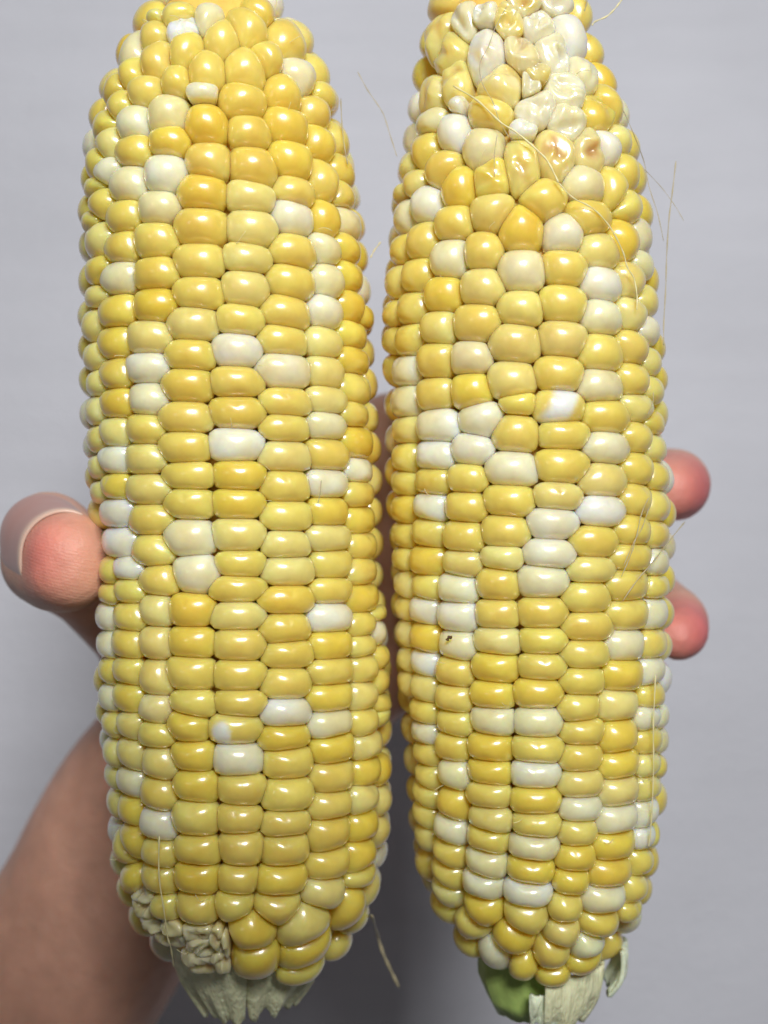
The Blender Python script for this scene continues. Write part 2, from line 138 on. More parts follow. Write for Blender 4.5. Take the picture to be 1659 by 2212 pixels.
# ---------------------------------------------------------------- helpers
def lin(r, g, b):
    f = lambda c: ((c / 255 + 0.055) / 1.055) ** 2.4 if c > 10 else c / 255 / 12.92
    return (f(r), f(g), f(b))

def link(name, verts, faces, mat, parent=None, colors=None, smooth=True):
    me = bpy.data.meshes.new(name)
    me.from_pydata([tuple(v) for v in verts], [], [tuple(f) for f in faces])
    if smooth: me.polygons.foreach_set('use_smooth', [True] * len(me.polygons))
    if colors is not None:
        at = me.color_attributes.new('tint', 'FLOAT_COLOR', 'POINT')
        c = np.ones((len(verts), 4), dtype=np.float32); c[:, :3] = colors
        at.data.foreach_set('color', c.ravel())
    me.materials.append(mat); me.update()
    o = bpy.data.objects.new(name, me); col.objects.link(o)
    if parent is not None: o.parent = parent
    return o

def empty(name, loc, label, cat, group=None):
    o = bpy.data.objects.new(name, None); col.objects.link(o)
    o.empty_display_size = 0.01; o.location = loc
    o['label'] = label; o['category'] = cat
    if group: o['group'] = group
    return o

def mat(name):
    m = bpy.data.materials.new(name); m.use_nodes = True
    nt = m.node_tree
    return m, nt, nt.nodes['Principled BSDF'], nt.nodes, nt.links

def noise_node(N, Lk, coord, scale, detail=3, rough=0.5, vscale=(1, 1, 1)):
    mp = N.new('ShaderNodeMapping'); mp.inputs['Scale'].default_value = vscale
    Lk.new(coord, mp.inputs['Vector'])
    t = N.new('ShaderNodeTexNoise'); t.inputs['Scale'].default_value = scale
    t.inputs['Detail'].default_value = detail; t.inputs['Roughness'].default_value = rough
    Lk.new(mp.outputs['Vector'], t.inputs['Vector'])
    return t

def bump(N, Lk, height, strength, dist, prev=None):
    b = N.new('ShaderNodeBump'); b.inputs['Strength'].default_value = strength
    b.inputs['Distance'].default_value = dist
    Lk.new(height, b.inputs['Height'])
    if prev is not None: Lk.new(prev, b.inputs['Normal'])
    return b.outputs['Normal']

def mottle(N, Lk, colour, coord, scale, lo, hi, sat=1.0):
    t = noise_node(N, Lk, coord, scale, 4)
    r = N.new('ShaderNodeMapRange'); r.inputs['From Min'].default_value = 0.3; r.inputs['From Max'].default_value = 0.7
    r.inputs['To Min'].default_value = lo; r.inputs['To Max'].default_value = hi
    Lk.new(t.outputs['Fac'], r.inputs['Value'])
    h = N.new('ShaderNodeHueSaturation'); h.inputs['Saturation'].default_value = sat
    Lk.new(r.outputs['Result'], h.inputs['Value']); Lk.new(colour, h.inputs['Color'])
    return h.outputs['Color']

def kernel_material(name, rough, sss, streak):
    m, nt, P, N, Lk = mat(name)
    at = N.new('ShaderNodeAttribute'); at.attribute_name = 'tint'
    geo = N.new('ShaderNodeNewGeometry'); pos = geo.outputs['Position']
    Lk.new(mottle(N, Lk, at.outputs['Color'], pos, 420, 0.90, 1.05), P.inputs['Base Color'])
    P.inputs['Roughness'].default_value = rough
    P.inputs['IOR'].default_value = 1.5
    P.inputs['Specular IOR Level'].default_value = 0.5
    P.inputs['Subsurface Weight'].default_value = sss
    P.inputs['Subsurface Radius'].default_value = (1.0, 0.62, 0.16)
    P.inputs['Subsurface Scale'].default_value = 0.0062
    P.inputs['Coat Weight'].default_value = 1.0; P.inputs['Coat Roughness'].default_value = 0.21; P.inputs['Coat IOR'].default_value = 1.75
    t1 = noise_node(N, Lk, pos, 900, 2, 0.5, (1.0, 1.0, 0.3))
    t2 = noise_node(N, Lk, pos, 3600, 2)
    n1 = bump(N, Lk, t1.outputs['Fac'], streak, 0.0003)
    n2 = bump(N, Lk, t2.outputs['Fac'], streak * 0.5, 0.0001, n1)
    Lk.new(n2, P.inputs['Normal']); Lk.new(n2, P.inputs['Coat Normal'])
    rr = noise_node(N, Lk, pos, 300, 3)
    mr = N.new('ShaderNodeMapRange'); mr.inputs['To Min'].default_value = rough - 0.06; mr.inputs['To Max'].default_value = rough + 0.1
    Lk.new(rr.outputs['Fac'], mr.inputs['Value']); Lk.new(mr.outputs['Result'], P.inputs['Roughness'])
    return m
M_KERNEL = kernel_material('kernel_skin', 0.36, 0.9, 0.10)
M_SHRIVEL = kernel_material('shrivelled_kernel_skin', 0.30, 0.6, 0.25)

def plain(name, rgb, rough, sss=0.0, radius=(1, 0.6, 0.4), scale=0.002, bscale=900, bstr=0.3, bdist=0.0004, vscale=(1, 1, 1), lo=0.85, hi=1.12):
    m, nt, P, N, Lk = mat(name)
    geo = N.new('ShaderNodeNewGeometry'); pos = geo.outputs['Position']
    c = N.new('ShaderNodeRGB'); c.outputs[0].default_value = (*rgb, 1)
    Lk.new(mottle(N, Lk, c.outputs[0], pos, bscale * 0.4, lo, hi), P.inputs['Base Color'])
    P.inputs['Roughness'].default_value = rough
    P.inputs['Subsurface Weight'].default_value = sss
    P.inputs['Subsurface Radius'].default_value = radius; P.inputs['Subsurface Scale'].default_value = scale
    t = noise_node(N, Lk, pos, bscale, 4, 0.6, vscale)
    Lk.new(bump(N, Lk, t.outputs['Fac'], bstr, bdist), P.inputs['Normal'])
    return m
M_CORE = plain('cob_core', lin(232, 192, 96), 0.6, 0.6)
M_HUSK = plain('husk', lin(242, 240, 196), 0.55, 0.4, bscale=1500, vscale=(1, 1, 0.15), bstr=0.7, bdist=0.0008)
M_STALK = plain('green_stalk', lin(172, 198, 112), 0.4, 0.3, bscale=700, vscale=(1, 1, 0.2))
M_FIBRE = plain('husk_fibre', lin(226, 234, 204), 0.6, 0.4, bscale=1600, vscale=(1, 1, 0.2), bstr=0.8, bdist=0.0008)
M_SILK = plain('silk', lin(222, 212, 160), 0.45, 0.2)
M_SPECK = plain('dry_brown_speck', lin(84, 58, 30), 0.7)
M_SILK_DARK = plain('dry_silk', lin(170, 160, 128), 0.5)

# ---------------------------------------------------------------- background
def wall():
    m, nt, P, N, Lk = mat('matt_white_paint')
    tc = N.new('ShaderNodeNewGeometry'); pos = tc.outputs['Position']
    c = N.new('ShaderNodeRGB'); c.outputs[0].default_value = (*lin(223, 226, 237), 1)
    c1 = mottle(N, Lk, c.outputs[0], pos, 16, 0.96, 1.03)
    st = noise_node(N, Lk, pos, 60, 5, 0.6, (0.25, 1, 2.2))
    r = N.new('ShaderNodeMapRange'); r.inputs['From Min'].default_value = 0.35; r.inputs['From Max'].default_value = 0.65
    r.inputs['To Min'].default_value = 0.975; r.inputs['To Max'].default_value = 1.015
    Lk.new(st.outputs['Fac'], r.inputs['Value'])
    h = N.new('ShaderNodeHueSaturation'); Lk.new(r.outputs['Result'], h.inputs['Value']); Lk.new(c1, h.inputs['Color'])
    Lk.new(h.outputs['Color'], P.inputs['Base Color'])
    P.inputs['Roughness'].default_value = 0.75
    nb = noise_node(N, Lk, pos, 420, 5, 0.7, (0.8, 1, 1.2))
    Lk.new(bump(N, Lk, nb.outputs['Fac'], 0.6, 0.0016), P.inputs['Normal'])
    n = 40; vs = []; fs = []
    for j in range(n + 1):
        for i in range(n + 1):
            x = (i / n - 0.5) * 2.0; z = (j / n - 0.5) * 2.0
            vs.append((x, 0.200 + 0.0015 * noise.noise((x * 9, 3.1, z * 9)), z))
    for j in range(n):
        for i in range(n):
            a = j * (n + 1) + i; fs.append((a, a + 1, a + n + 2, a + n + 1))
    o = link('wall', vs, fs, m); o['kind'] = 'structure'
wall()

# ---------------------------------------------------------------- corn cobs
TINT = {'w': lin(235, 227, 202), 'c': lin(232, 221, 180), 'p': lin(231, 210, 128), 'y': lin(231, 204, 104), 'g': lin(233, 200, 84), 'o': lin(230, 210, 148), 'n': lin(205, 215, 160)}

class Cob:
    def __init__(s, prof, kern):
        a = np.array([[float(x) for x in t.split(',')] for t in prof.split()])
        s.z, s.x, s.y, s.r = a.T
        ds = np.hypot(np.diff(s.z), np.diff(s.r)); s.arc = np.concatenate([[0], np.cumsum(ds)])
        s.k = []
        for e in kern.replace('\n', ';').split(';'):
            e = e.strip()
            if e:
                f = e.split(); s.k.append([math.radians(float(f[0])), float(f[1]), float(f[2]), float(f[3]), f[4], True])
    def R(s, z): return np.interp(z, s.z, s.r)
    def surf(s, th, z, h=0.0):
        """point in mm at angle th round the cob, height z, h above the crown envelope"""
        r = s.R(z); slope = (s.R(z + 0.6) - s.R(z - 0.6)) / 1.2
        c = 1 / np.sqrt(1 + slope ** 2)
        rr = r + h * c; zz = z - h * c * slope
        return np.stack([np.interp(z, s.z, s.x) + rr * np.sin(th), np.interp(z, s.z, s.y) - rr * np.cos(th), zz], -1)

def fill_back(cob, seed):
    """the rows on the far side, which the photograph does not show"""
    r = random.Random(seed); n = 16
    front = np.array([[k[0], k[1]] for k in cob.k])
    extra = []
    for i in range(n):
        th0 = -math.pi + (i + 0.5) * 2 * math.pi / n
        z = cob.z[0] + 6 + r.uniform(0, 3)
        while z < cob.z[-1] - 1:
            R = float(cob.R(z))
            if R > 6 and not (R < 13 and i % 2):
                th = th0 + r.uniform(-.04, .04)
                w = 2 * math.pi * R / (n if R >= 13 else n / 2); h = 5.0
                d = np.hypot(((front[:, 0] - th + math.pi) % (2 * math.pi) - math.pi) * R / 7.5, (front[:, 1] - z) / 4.8)
                lim = 0.95 if abs(th) > 1.15 else 1.35
                if d.min() > lim:
                    extra.append([th, z, w, h, r.choice('gyyyppcw'), False])
            z += r.uniform(4.7, 5.6)
    cob.k += extra

def kernel_mesh(cob, i, A, r):
    th, z, w, h, code, front = cob.k[i]
    shr = 's' in code; dent = 'd' in code
    nseg, nring = (44, 16) if (shr or dent) else (30, 11)
    R = float(cob.R(z))
    dth = (A['th'] - th + math.pi) % (2 * math.pi) - math.pi
    dx = dth * (R + A['R']) / 2; dy = A['s'] - A['s'][i]
    near = (np.abs(dx) < 17) & (np.abs(dy) < 15); near[i] = False
    dx, dy, wj, hj = dx[near], dy[near], A['w'][near], A['h'][near]
    a = (w + wj) / 2; b = (h + hj) / 2
    ex, ey = dx / a, dy / b
    L = np.hypot(ex, ey) + 1e-6
    # support of each kernel (a rounded box) along the line joining the two
    sup = lambda ww, hh: 1.0 / ((np.abs(ex / L) / (ww / 2 / a)) ** 3 + (np.abs(ey / L) / (hh / 2 / b)) ** 3) ** (1 / 3)
    si, sj = sup(w, h), sup(wj, hj)
    frac = np.clip(si / (si + sj), 0.25, 0.75)
    nx, ny = ex / a, ey / b
    off = frac * (nx * dx + ny * dy)                     # half-plane  nx*x + ny*y <= off
    al = np.linspace(0, 2 * math.pi, nseg, endpoint=False)
    ca, sa = np.cos(al), np.sin(al)
    cap = 1.0 / ((np.abs(ca) / (0.575 * w)) ** 2.8 + (np.abs(sa) / (0.575 * h)) ** 2.8) ** (1 / 2.8)
    inv = (1 / cap) ** 9
    for k in range(len(dx)):
        den = nx[k] * ca + ny[k] * sa
        t = np.where(den > 1e-6, den / max(off[k], 1e-3), 0)
        inv = inv + t ** 9
    rad = inv ** (-1 / 9) * 1.08
    pad = np.concatenate([rad[-4:], rad, rad[:4]]); kern_ = np.array([1, 2, 4, 6, 7, 6, 4, 2, 1.0]); rads = np.convolve(pad, kern_ / kern_.sum(), 'valid')
    Hd = min(3.7, max(1.6, 0.52 * min(w, h, rad.mean() * 2.0)))
    if shr: Hd *= 0.8
    seed = Vector((r.uniform(0, 100), r.uniform(0, 100), r.uniform(0, 100)))
    tt = np.sin(np.linspace(0, 1, nring) * math.pi / 2)[1:]
    lift = r.uniform(-0.12, 0.12); tiltx = r.uniform(-.05, .05); tilty = r.uniform(-.04, .04)
    pu, pv, ph, wt = [0.0], [0.0], [0.0], [0.0]
    for t in tt:
        e = (1 - t ** 2.0) ** 0.52 if t < 1 else 0.0
        rt = rads * (1 - t ** 2.5) + rad * t ** 2.5; pu += list(rt * t * ca); pv += list(rt * t * sa); ph += [Hd * (e - 1)] * nseg; wt += [t] * nseg
    # side walls going down to the cob
    for k, (sc_, dd) in enumerate(((0.99, 0.5), (0.95, 1.4), (0.80, 4.0))):
        pu += list(rad * sc_ * ca); pv += list(rad * sc_ * sa); ph += [-Hd - dd] * nseg; wt += [1.2 + k] * nseg
    pu, pv, ph, wt = map(np.array, (pu, pv, ph, wt))
    crown = np.clip(1.25 - wt, 0, 1)
    ph = ph + lift + tiltx * pu + tilty * pv
    base = np.array(TINT[code[0]])
    if shr and code[0] == 'w': base = np.array(lin(231, 222, 190))
    v = r.gauss(0, 0.035); base = base * np.array([1 + v * 0.6, 1 + v, 1 + v * 2.2 + r.gauss(0, .05)])
    colr = np.tile(base, (len(pu), 1))
    nz = np.zeros(len(pu))
    for q in range(len(pu)):
        p = Vector((pu[q] * 0.28, pv[q] * 0.28, 0)) + seed
        nz[q] = noise.noise(p)
    ph = ph + nz * 0.09 * crown
    colr *= (1 + 0.10 * nz)[:, None] ** np.array([0.5, 1.0, 2.6])
    if shr or dent:
        f = 0.34 if shr else 0.28
        amp = 1.05 if shr else 0.6
        ang = r.uniform(0, math.pi); cx, cy = r.uniform(-.25, .25) * w, r.uniform(-.2, .3) * h
        for q in range(len(pu)):
            g = max(0.0, min(1.0, 1.25 - wt[q]))
            if wt[q] > 1.1: continue
            p = Vector((pu[q] * f, pv[q] * f, 0)) + seed
            pw = p + 0.9 * Vector((noise.noise(p * 0.7 + seed), noise.noise(p * 0.7 - seed), 0))
            ridge = 1 - abs(2 * noise.noise(pw))
            rr = math.hypot((pu[q] - cx) / (0.42 * w), (pv[q] - cy) / (0.42 * h))
            hole = math.exp(-rr * rr * 1.6)
            xx = (pu[q] - cx) * math.cos(ang) + (pv[q] - cy) * math.sin(ang)
            fold = math.exp(-(xx / 0.55) ** 2)
            d = (ridge - 0.72) * amp * g - hole * (1.25 if shr else 0.55) - fold * (0.35 if dent else 0.5) * g
            ph[q] += d
            if code[0] in 'op' or (code[0] == 'y' and shr):
                br = max(0.0, hole * 1.5 - 0.75 + 0.6 * noise.noise(p * 2.5)) * (1.0 if code[0] == 'o' else 0.45)
                colr[q] = colr[q] * (1 - min(br, .8)) + np.array(lin(180, 132, 58)) * min(br, .8)
            if shr:
                wv = max(0.0, min(1.0, 0.6 + noise.noise(p * 1.3 + seed) * 1.2)) * 0.55
                colr[q] = colr[q] * (1 - wv) + np.array(lin(233, 222, 184)) * wv
    white = np.array(lin(236, 233, 228))
    if 'W' in code:
        m = np.clip(1.5 - np.hypot((pu + 0.24 * w) / 1.5, (pv + 0.14 * h) / 1.5) * 1.1 + nz * .9, 0, 1)[:, None]; m = m * m * (3 - 2 * m); m = m * m * (3 - 2 * m) * 0.9; colr = colr * (1 - m) + white * m
    if 'P' in code:
        m = np.clip(0.55 + (0.22 * w - np.abs(pu - 0.55 * pv + 0.02 * w)) * 1.1 + nz * .8, 0, 1)[:, None]
        m = m * np.clip(0.75 - np.abs(pu) / w + 0.4, 0, 1)[:, None]; colr = colr * (1 - m) + white * m
    if not (shr or dent) and r.random() < 0.22:              # silk scar: a tiny dimple near the upper rim
        sx, sy = r.uniform(-.1, .1) * w, 0.26 * h
        g = np.exp(-(((pu - sx) ** 2 + (pv - sy) ** 2) / 0.20)) * crown
        ph -= 0.22 * g
    slope = float(cob.R(z + 0.6) - cob.R(z - 0.6)) / 1.2
    cz = 1 / math.sqrt(1 + slope * slope)
    zz = z + pv * cz
    Rl = np.maximum(cob.R(zz), 4.0)
    # tips of the cob: do not let the strip shear as the radius changes
    tth = th + pu / (0.5 * Rl + 0.5 * R)
    V = cob.surf(tth, zz, ph) * MM
    F = []
    for q in range(nseg): F.append((0, 1 + q, 1 + (q + 1) % nseg))
    nr = (len(pu) - 1) // nseg
    for k in range(nr - 1):
        o0, o1 = 1 + k * nseg, 1 + (k + 1) * nseg
        for q in range(nseg):
            q2 = (q + 1) % nseg
            F.append((o0 + q, o1 + q, o1 + q2, o0 + q2))
    last = 1 + (nr - 1) * nseg
    F.append(tuple(last + q for q in range(nseg)))
    return V, F, np.clip(colr, 0.01, 0.95), (M_SHRIVEL if shr else M_KERNEL)

def build_cob(name, label, prof, kern, seed):
    cob = Cob(prof, kern); fill_back(cob, seed)
    r = random.Random(seed)
    ks = cob.k
    zc = np.array([k[1] for k in ks])
    A = dict(th=np.array([k[0] for k in ks]), s=np.interp(zc, cob.z, cob.arc), R=cob.R(zc),
             w=np.array([k[2] for k in ks]), h=np.array([k[3] for k in ks]))
    root = empty(name, (0, 0, 0), label, 'corn cob', 'sweetcorn cobs held side by side')
    # woody core
    nv = 48; V = []; F = []
    zs = np.arange(-69.0, cob.z[-1] + 0.1, 2.0)
    for z in zs:
        for q in range(nv):
            t = 2 * math.pi * q / nv
            rr = max(float(cob.R(z)) * 0.95 - 3.2, 2.0) - float(cob.R(z))
            V.append(cob.surf(np.float64(t), np.float64(z), 0.0) * MM)
            c = np.array([np.interp(z, cob.z, cob.x), np.interp(z, cob.z, cob.y), z]) * MM
            k = 1 + rr / float(cob.R(z)); V[-1] = c + (V[-1] - c) * k
    for j in range(len(zs) - 1):
        for q in range(nv):
            F.append((j * nv + q, j * nv + (q + 1) % nv, (j + 1) * nv + (q + 1) % nv, (j + 1) * nv + q))
    F.append(tuple(range(nv))[::-1]); F.append(tuple((len(zs) - 1) * nv + q for q in range(nv)))
    link('core', V, F, M_CORE, root)
    SV, SF, SC = [], [], []
    for i, k in enumerate(ks):
        V, F, C, M = kernel_mesh(cob, i, A, r)
        if k[5]:
            o = link('kernel', V, F, M, root, C)
            if M is M_SHRIVEL: o['label'] = 'shrivelled wrinkled kernel'
            elif 'W' in k[4] or 'P' in k[4]: o['label'] = 'yellow kernel with a white patch'
        else:
            b = len(SV); SV += list(V); SF += [tuple(x + b for x in f) for f in F]; SC += list(C)
    if SV:
        o = link('kernel', SV, SF, M_KERNEL, root, np.array(SC)); o['kind'] = 'stuff'
    return root, cob

left_root, left_cob = build_cob('corn_cob', 'bare yellow corn cob with plump kernels up to its tip, gripped by the thumb', LEFT_PROFILE, LEFT_KERNELS, 11)
right_root, right_cob = build_cob('corn_cob', 'paler corn cob with shrivelled white kernels at its tip and a green stalk stub', RIGHT_PROFILE, RIGHT_KERNELS, 23)

# silk strands that cling to the cobs
def tube(pts, rads, nv=8):
    V = []; F = []
    n = len(pts)
    for i in range(n):
        d = (pts[min(i + 1, n - 1)] - pts[max(i - 1, 0)]).normalized()
        s = d.cross(Vector((0, -1, 0.01))).normalized(); u = s.cross(d)
        for q in range(nv):
            a = 2 * math.pi * q / nv
            V.append(pts[i] + (s * math.cos(a) + u * math.sin(a)) * rads[i])
    for i in range(n - 1):
        for q in range(nv):
            F.append((i * nv + q, i * nv + (q + 1) % nv, (i + 1) * nv + (q + 1) % nv, (i + 1) * nv + q))
    F.append(tuple(range(nv))[::-1]); F.append(tuple((n - 1) * nv + q for q in range(nv)))
    return V, F
def smooth_line(P, sub=6):
    out = []
    for i in range(len(P) - 1):
        p0, p1, p2, p3 = P[max(i - 1, 0)], P[i], P[i + 1], P[min(i + 2, len(P) - 1)]
        for k in range(sub):
            t = k / sub
            out.append(0.5 * ((2 * p1) + (p2 - p0) * t + (2 * p0 - 5 * p1 + 4 * p2 - p3) * t * t + (3 * p1 - p0 - 3 * p2 + p3) * t ** 3))
    out.append(P[-1]); return out
for ln in SILK.strip().split('\n'):
    f = ln.split(); rad = float(f[1]) * MM
    P = smooth_line([Vector([float(x) * MM for x in p.split(',')]) for p in f[2:]])
    n = len(P)
    V, F = tube(P, [rad * (0.75 + 0.25 * math.sin(i * 1.3)) * (0.5 if i in (0, n - 1) else 1) for i in range(n)], 8)
    if f[0] == 'S':
        link('speck', V, F, M_SPECK, right_root); continue
    link('silk_strand', V, F, M_SILK if 0.12 < float(f[1]) < 0.25 else M_SILK_DARK, left_root if f[0] == 'L' else right_root)

# short broken hairs left standing between the kernels
def stray_hairs(cob, root, seed, n):
    r = random.Random(seed)
    for _ in range(n):
        k = r.choice([q for q in cob.k if q[5] and abs(q[0]) < 1.0])
        th, z = k[0] + r.uniform(-.45, .45) * k[2] / 22, k[1] + r.choice((-.5, .5)) * k[3]
        p0 = Vector(cob.surf(np.float64(th), np.float64(z), -1.2)); n_ = (Vector(cob.surf(np.float64(th), np.float64(z), 0.0)) - p0).normalized()
        side = Vector((r.uniform(-1, 1), 0, r.uniform(-.4, 1.2)))
        P = [p0, p0 + n_ * 0.9 + side * 0.25, p0 + n_ * 1.35 + side * 0.9, p0 + n_ * 1.5 + side * r.uniform(1.2, 2.2)]
        P = smooth_line([q * MM for q in P], 4)
        V, F = tube(P, [0.045 * MM] * len(P), 6)
        link('silk_strand', V, F, M_SILK, root)
stray_hairs(left_cob, left_root, 5, 16); stray_hairs(right_cob, right_root, 6, 14)

# stub of husk and stalk below each cob
def stub(name, root, m, rings, seed, jag=0.0, nv=72, thick=1.2):
    """rings: (x, y, z, rx, ry) in mm from the top down; the last one is torn when jag > 0"""
    r = random.Random(seed); V = []; F = []
    jn = [r.uniform(-1, 1) for _ in range(nv)]
    for inner in (0, 1):
        order = rings if not inner else rings[::-1]
        for k, (x, y, z, rx, ry) in enumerate(order):
            end = (k == len(order) - 1) if not inner else (k == 0)
            for q in range(nv):
                a = 2 * math.pi * q / nv
                wob = 1 + 0.05 * noise.noise((math.cos(a) * 2.2, math.sin(a) * 2.2, z * 0.12 + seed)) + 0.012 * jn[q]
                dz = jag * (noise.noise((math.cos(a) * 2.0 + seed, math.sin(a) * 2.0, 1.0)) * 1.6 + 0.35 * jn[q]) if end else 0
                d = thick if inner else 0
                V.append(Vector((x + (rx * wob - d) * math.sin(a), y - (ry * wob - d) * math.cos(a), z + dz + (0.4 if inner and end else 0))) * MM)
    n = len(rings) * 2
    for k in range(n - 1):
        for q in range(nv):
            F.append((k * nv + q, (k + 1) * nv + q, (k + 1) * nv + (q + 1) % nv, k * nv + (q + 1) % nv))
    F.append(tuple((n - 1) * nv + q for q in range(nv)))
    return link(name, V, F, m, root)
stub('stalk', left_root, M_HUSK, [(-21.5, 8, -70, 9.5, 9.5), (-22, 8, -77, 8.0, 8.6), (-22.8, 8, -80.5, 5.0, 5.5)], 3.3, 0.5)
stub('stalk', right_root, M_STALK, [(23.5, 7, -71, 8.2, 8.4), (23, 7, -76.5, 7.4, 7.8), (22.9, 7, -80, 5.8, 6.4), (22.8, 7, -82.6, 4.2, 5.0)], 5.1, 0.3)
def flap(root, m, x, y, z0, z1, r0, r1, a0, a1, seed, bulge=1.0, thick=0.7, jag=1.0):
    """a torn piece of husk standing off the stalk"""
    na, nz = 90, 14; V, F = [], []
    for lay in (0, 1):
        for j in range(nz + 1):
            t = j / nz
            for i in range(na + 1):
                a = math.radians(a0 + (a1 - a0) * i / na)
                rr = r0 + (r1 - r0) * t + bulge * math.sin(t * math.pi) + 0.9 * noise.noise((i * 0.05 + seed, t * 1.6, seed)) + 0.12 * noise.noise((i * 0.5, t * 1.5, seed + 3)) - thick * lay
                dz = jag * (noise.noise((i * 0.07, seed, 2.0)) * 1.5 + 0.45 * noise.noise((i * 0.25, seed, 5.0)) + 0.3 * noise.noise((i * 0.85, seed, 8.0)))
                z = z0 + (z1 - z0) * t + dz * (t if t > 0.5 else (0.5 - t) * -0.6)
                V.append(Vector((x + rr * math.sin(a), y - rr * math.cos(a), z)) * MM)
    st = (na + 1) * (nz + 1)
    for lay in (0, 1):
        for j in range(nz):
            for i in range(na):
                q = lay * st + j * (na + 1) + i; f = (q, q + 1, q + na + 2, q + na + 1); F.append(f if lay else f[::-1])
    rim = [i for i in range(na + 1)] + [j * (na + 1) + na for j in range(1, nz + 1)] + [nz * (na + 1) + i for i in range(na - 1, -1, -1)] + [j * (na + 1) for j in range(nz - 1, 0, -1)]
    for k in range(len(rim)):
        a, b = rim[k], rim[(k + 1) % len(rim)]; F.append((a, b, b + st, a + st))
    return link('husk_flap', V, F, m, root)
flap(left_root, M_HUSK, -23.4, 6.4, -67.5, -81.4, 13.4, 6.8, -92, 10, 6.3, 0.9, jag=1.0)
flap(left_root, M_HUSK, -21.2, 7.5, -70.5, -81.0, 12.0, 6.8, -4, 92, 12.9, 0.9, jag=1.3)
flap(left_root, M_HUSK, -21.5, 8.5, -70.5, -80.0, 11.5, 6.0, 80, 280, 15.9, 0.9, jag=1.0)
flap(right_root, M_HUSK, 25.5, 6, -73, -82.3, 11.0, 7.2, -2, 75, 4.4)
flap(right_root, M_FIBRE, 24.5, 6, -76.0, -80.8, 9.8, 8.6, -10, 24, 9.1, 0.4, jag=1.6)
flap(right_root, M_FIBRE, 27.5, 6, -70.5, -78.2, 12.2, 10.2, 62, 110, 2.7)

# ---------------------------------------------------------------- the hand
def skin_material():
    m, nt, P, N, Lk = mat('skin')
    at = N.new('ShaderNodeAttribute'); at.attribute_name = 'tint'
    geo = N.new('ShaderNodeNewGeometry'); pos = geo.outputs['Position']
    Lk.new(mottle(N, Lk, mottle(N, Lk, at.outputs['Color'], pos, 180, 0.91, 1.06), pos, 45, 0.93, 1.05), P.inputs['Base Color'])
    P.inputs['Roughness'].default_value = 0.48
    P.inputs['Subsurface Weight'].default_value = 0.5
    P.inputs['Subsurface Radius'].default_value = (1.0, 0.35, 0.2); P.inputs['Subsurface Scale'].default_value = 0.0022
    # friction ridges: fine curved lines
    mp = N.new('ShaderNodeMapping'); mp.inputs['Rotation'].default_value = (0, math.radians(-14), 0)
    Lk.new(pos, mp.inputs['Vector'])
    wv = N.new('ShaderNodeTexWave'); wv.wave_type = 'BANDS'; wv.bands_direction = 'Z'
    wv.inputs['Scale'].default_value = 620; wv.inputs['Distortion'].default_value = 2.2
    wv.inputs['Detail'].default_value = 2; wv.inputs['Detail Scale'].default_value = 0.4
    Lk.new(mp.outputs['Vector'], wv.inputs['Vector'])
    n1 = bump(N, Lk, wv.outputs['Fac'], 0.12, 0.00015)
    t = noise_node(N, Lk, pos, 420, 6, 0.7)
    Lk.new(bump(N, Lk, t.outputs['Fac'], 0.55, 0.0006, n1), P.inputs['Normal'])
    return m
M_SKIN = skin_material()
def nail_material():
    m, nt, P, N, Lk = mat('nail')
    at = N.new('ShaderNodeAttribute'); at.attribute_name = 'tint'
    Lk.new(at.outputs['Color'], P.inputs['Base Color'])
    P.inputs['Roughness'].default_value = 0.3; P.inputs['Subsurface Weight'].default_value = 0.3
    P.inputs['Subsurface Radius'].default_value = (1, .5, .4); P.inputs['Subsurface Scale'].default_value = 0.001
    return m
M_NAIL = nail_material()

def capsule(bm, pts):
    """tapered chain of rings with rounded ends; pts = (x, y, z, r) in mm"""
    P = [Vector(p[:3]) for p in pts]; rs = [p[3] for p in pts]
    nv = 20; rings = []
    d0 = (P[1] - P[0]).normalized(); d1 = (P[-1] - P[-2]).normalized()
    C = []
    for a in (80, 60, 40, 20): C.append((P[0] - d0 * rs[0] * math.sin(math.radians(a)), rs[0] * math.cos(math.radians(a)), d0))
    n = len(P); SUB = 5
    for i in range(n - 1):
        for k in range(SUB):
            t = k / SUB
            p0, p1, p2, p3 = P[max(i - 1, 0)], P[i], P[i + 1], P[min(i + 2, n - 1)]
            c = 0.5 * ((2 * p1) + (p2 - p0) * t + (2 * p0 - 5 * p1 + 4 * p2 - p3) * t * t + (3 * p1 - p0 - 3 * p2 + p3) * t ** 3)
            C.append((c, rs[i] * (1 - t) + rs[i + 1] * t, None))
    C.append((P[-1], rs[-1], d1))
    for a in (20, 40, 60, 80): C.append((P[-1] + d1 * rs[-1] * math.sin(math.radians(a)), rs[-1] * math.cos(math.radians(a)), d1))
    for i, (c, r_, d) in enumerate(C):
        if d is None: d = (C[i + 1][0] - C[i - 1][0]).normalized()
        s = d.cross(Vector((0.13, 0.2, 0.97))).normalized(); u = s.cross(d)
        rings.append([bm.verts.new((c + (s * math.cos(2 * math.pi * q / nv) + u * math.sin(2 * math.pi * q / nv)) * r_) * MM) for q in range(nv)])
    for i in range(len(rings) - 1):
        for q in range(nv):
            bm.faces.new((rings[i][q], rings[i][(q + 1) % nv], rings[i + 1][(q + 1) % nv], rings[i + 1][q]))
    bm.faces.new(rings[0][::-1]); bm.faces.new(rings[-1])

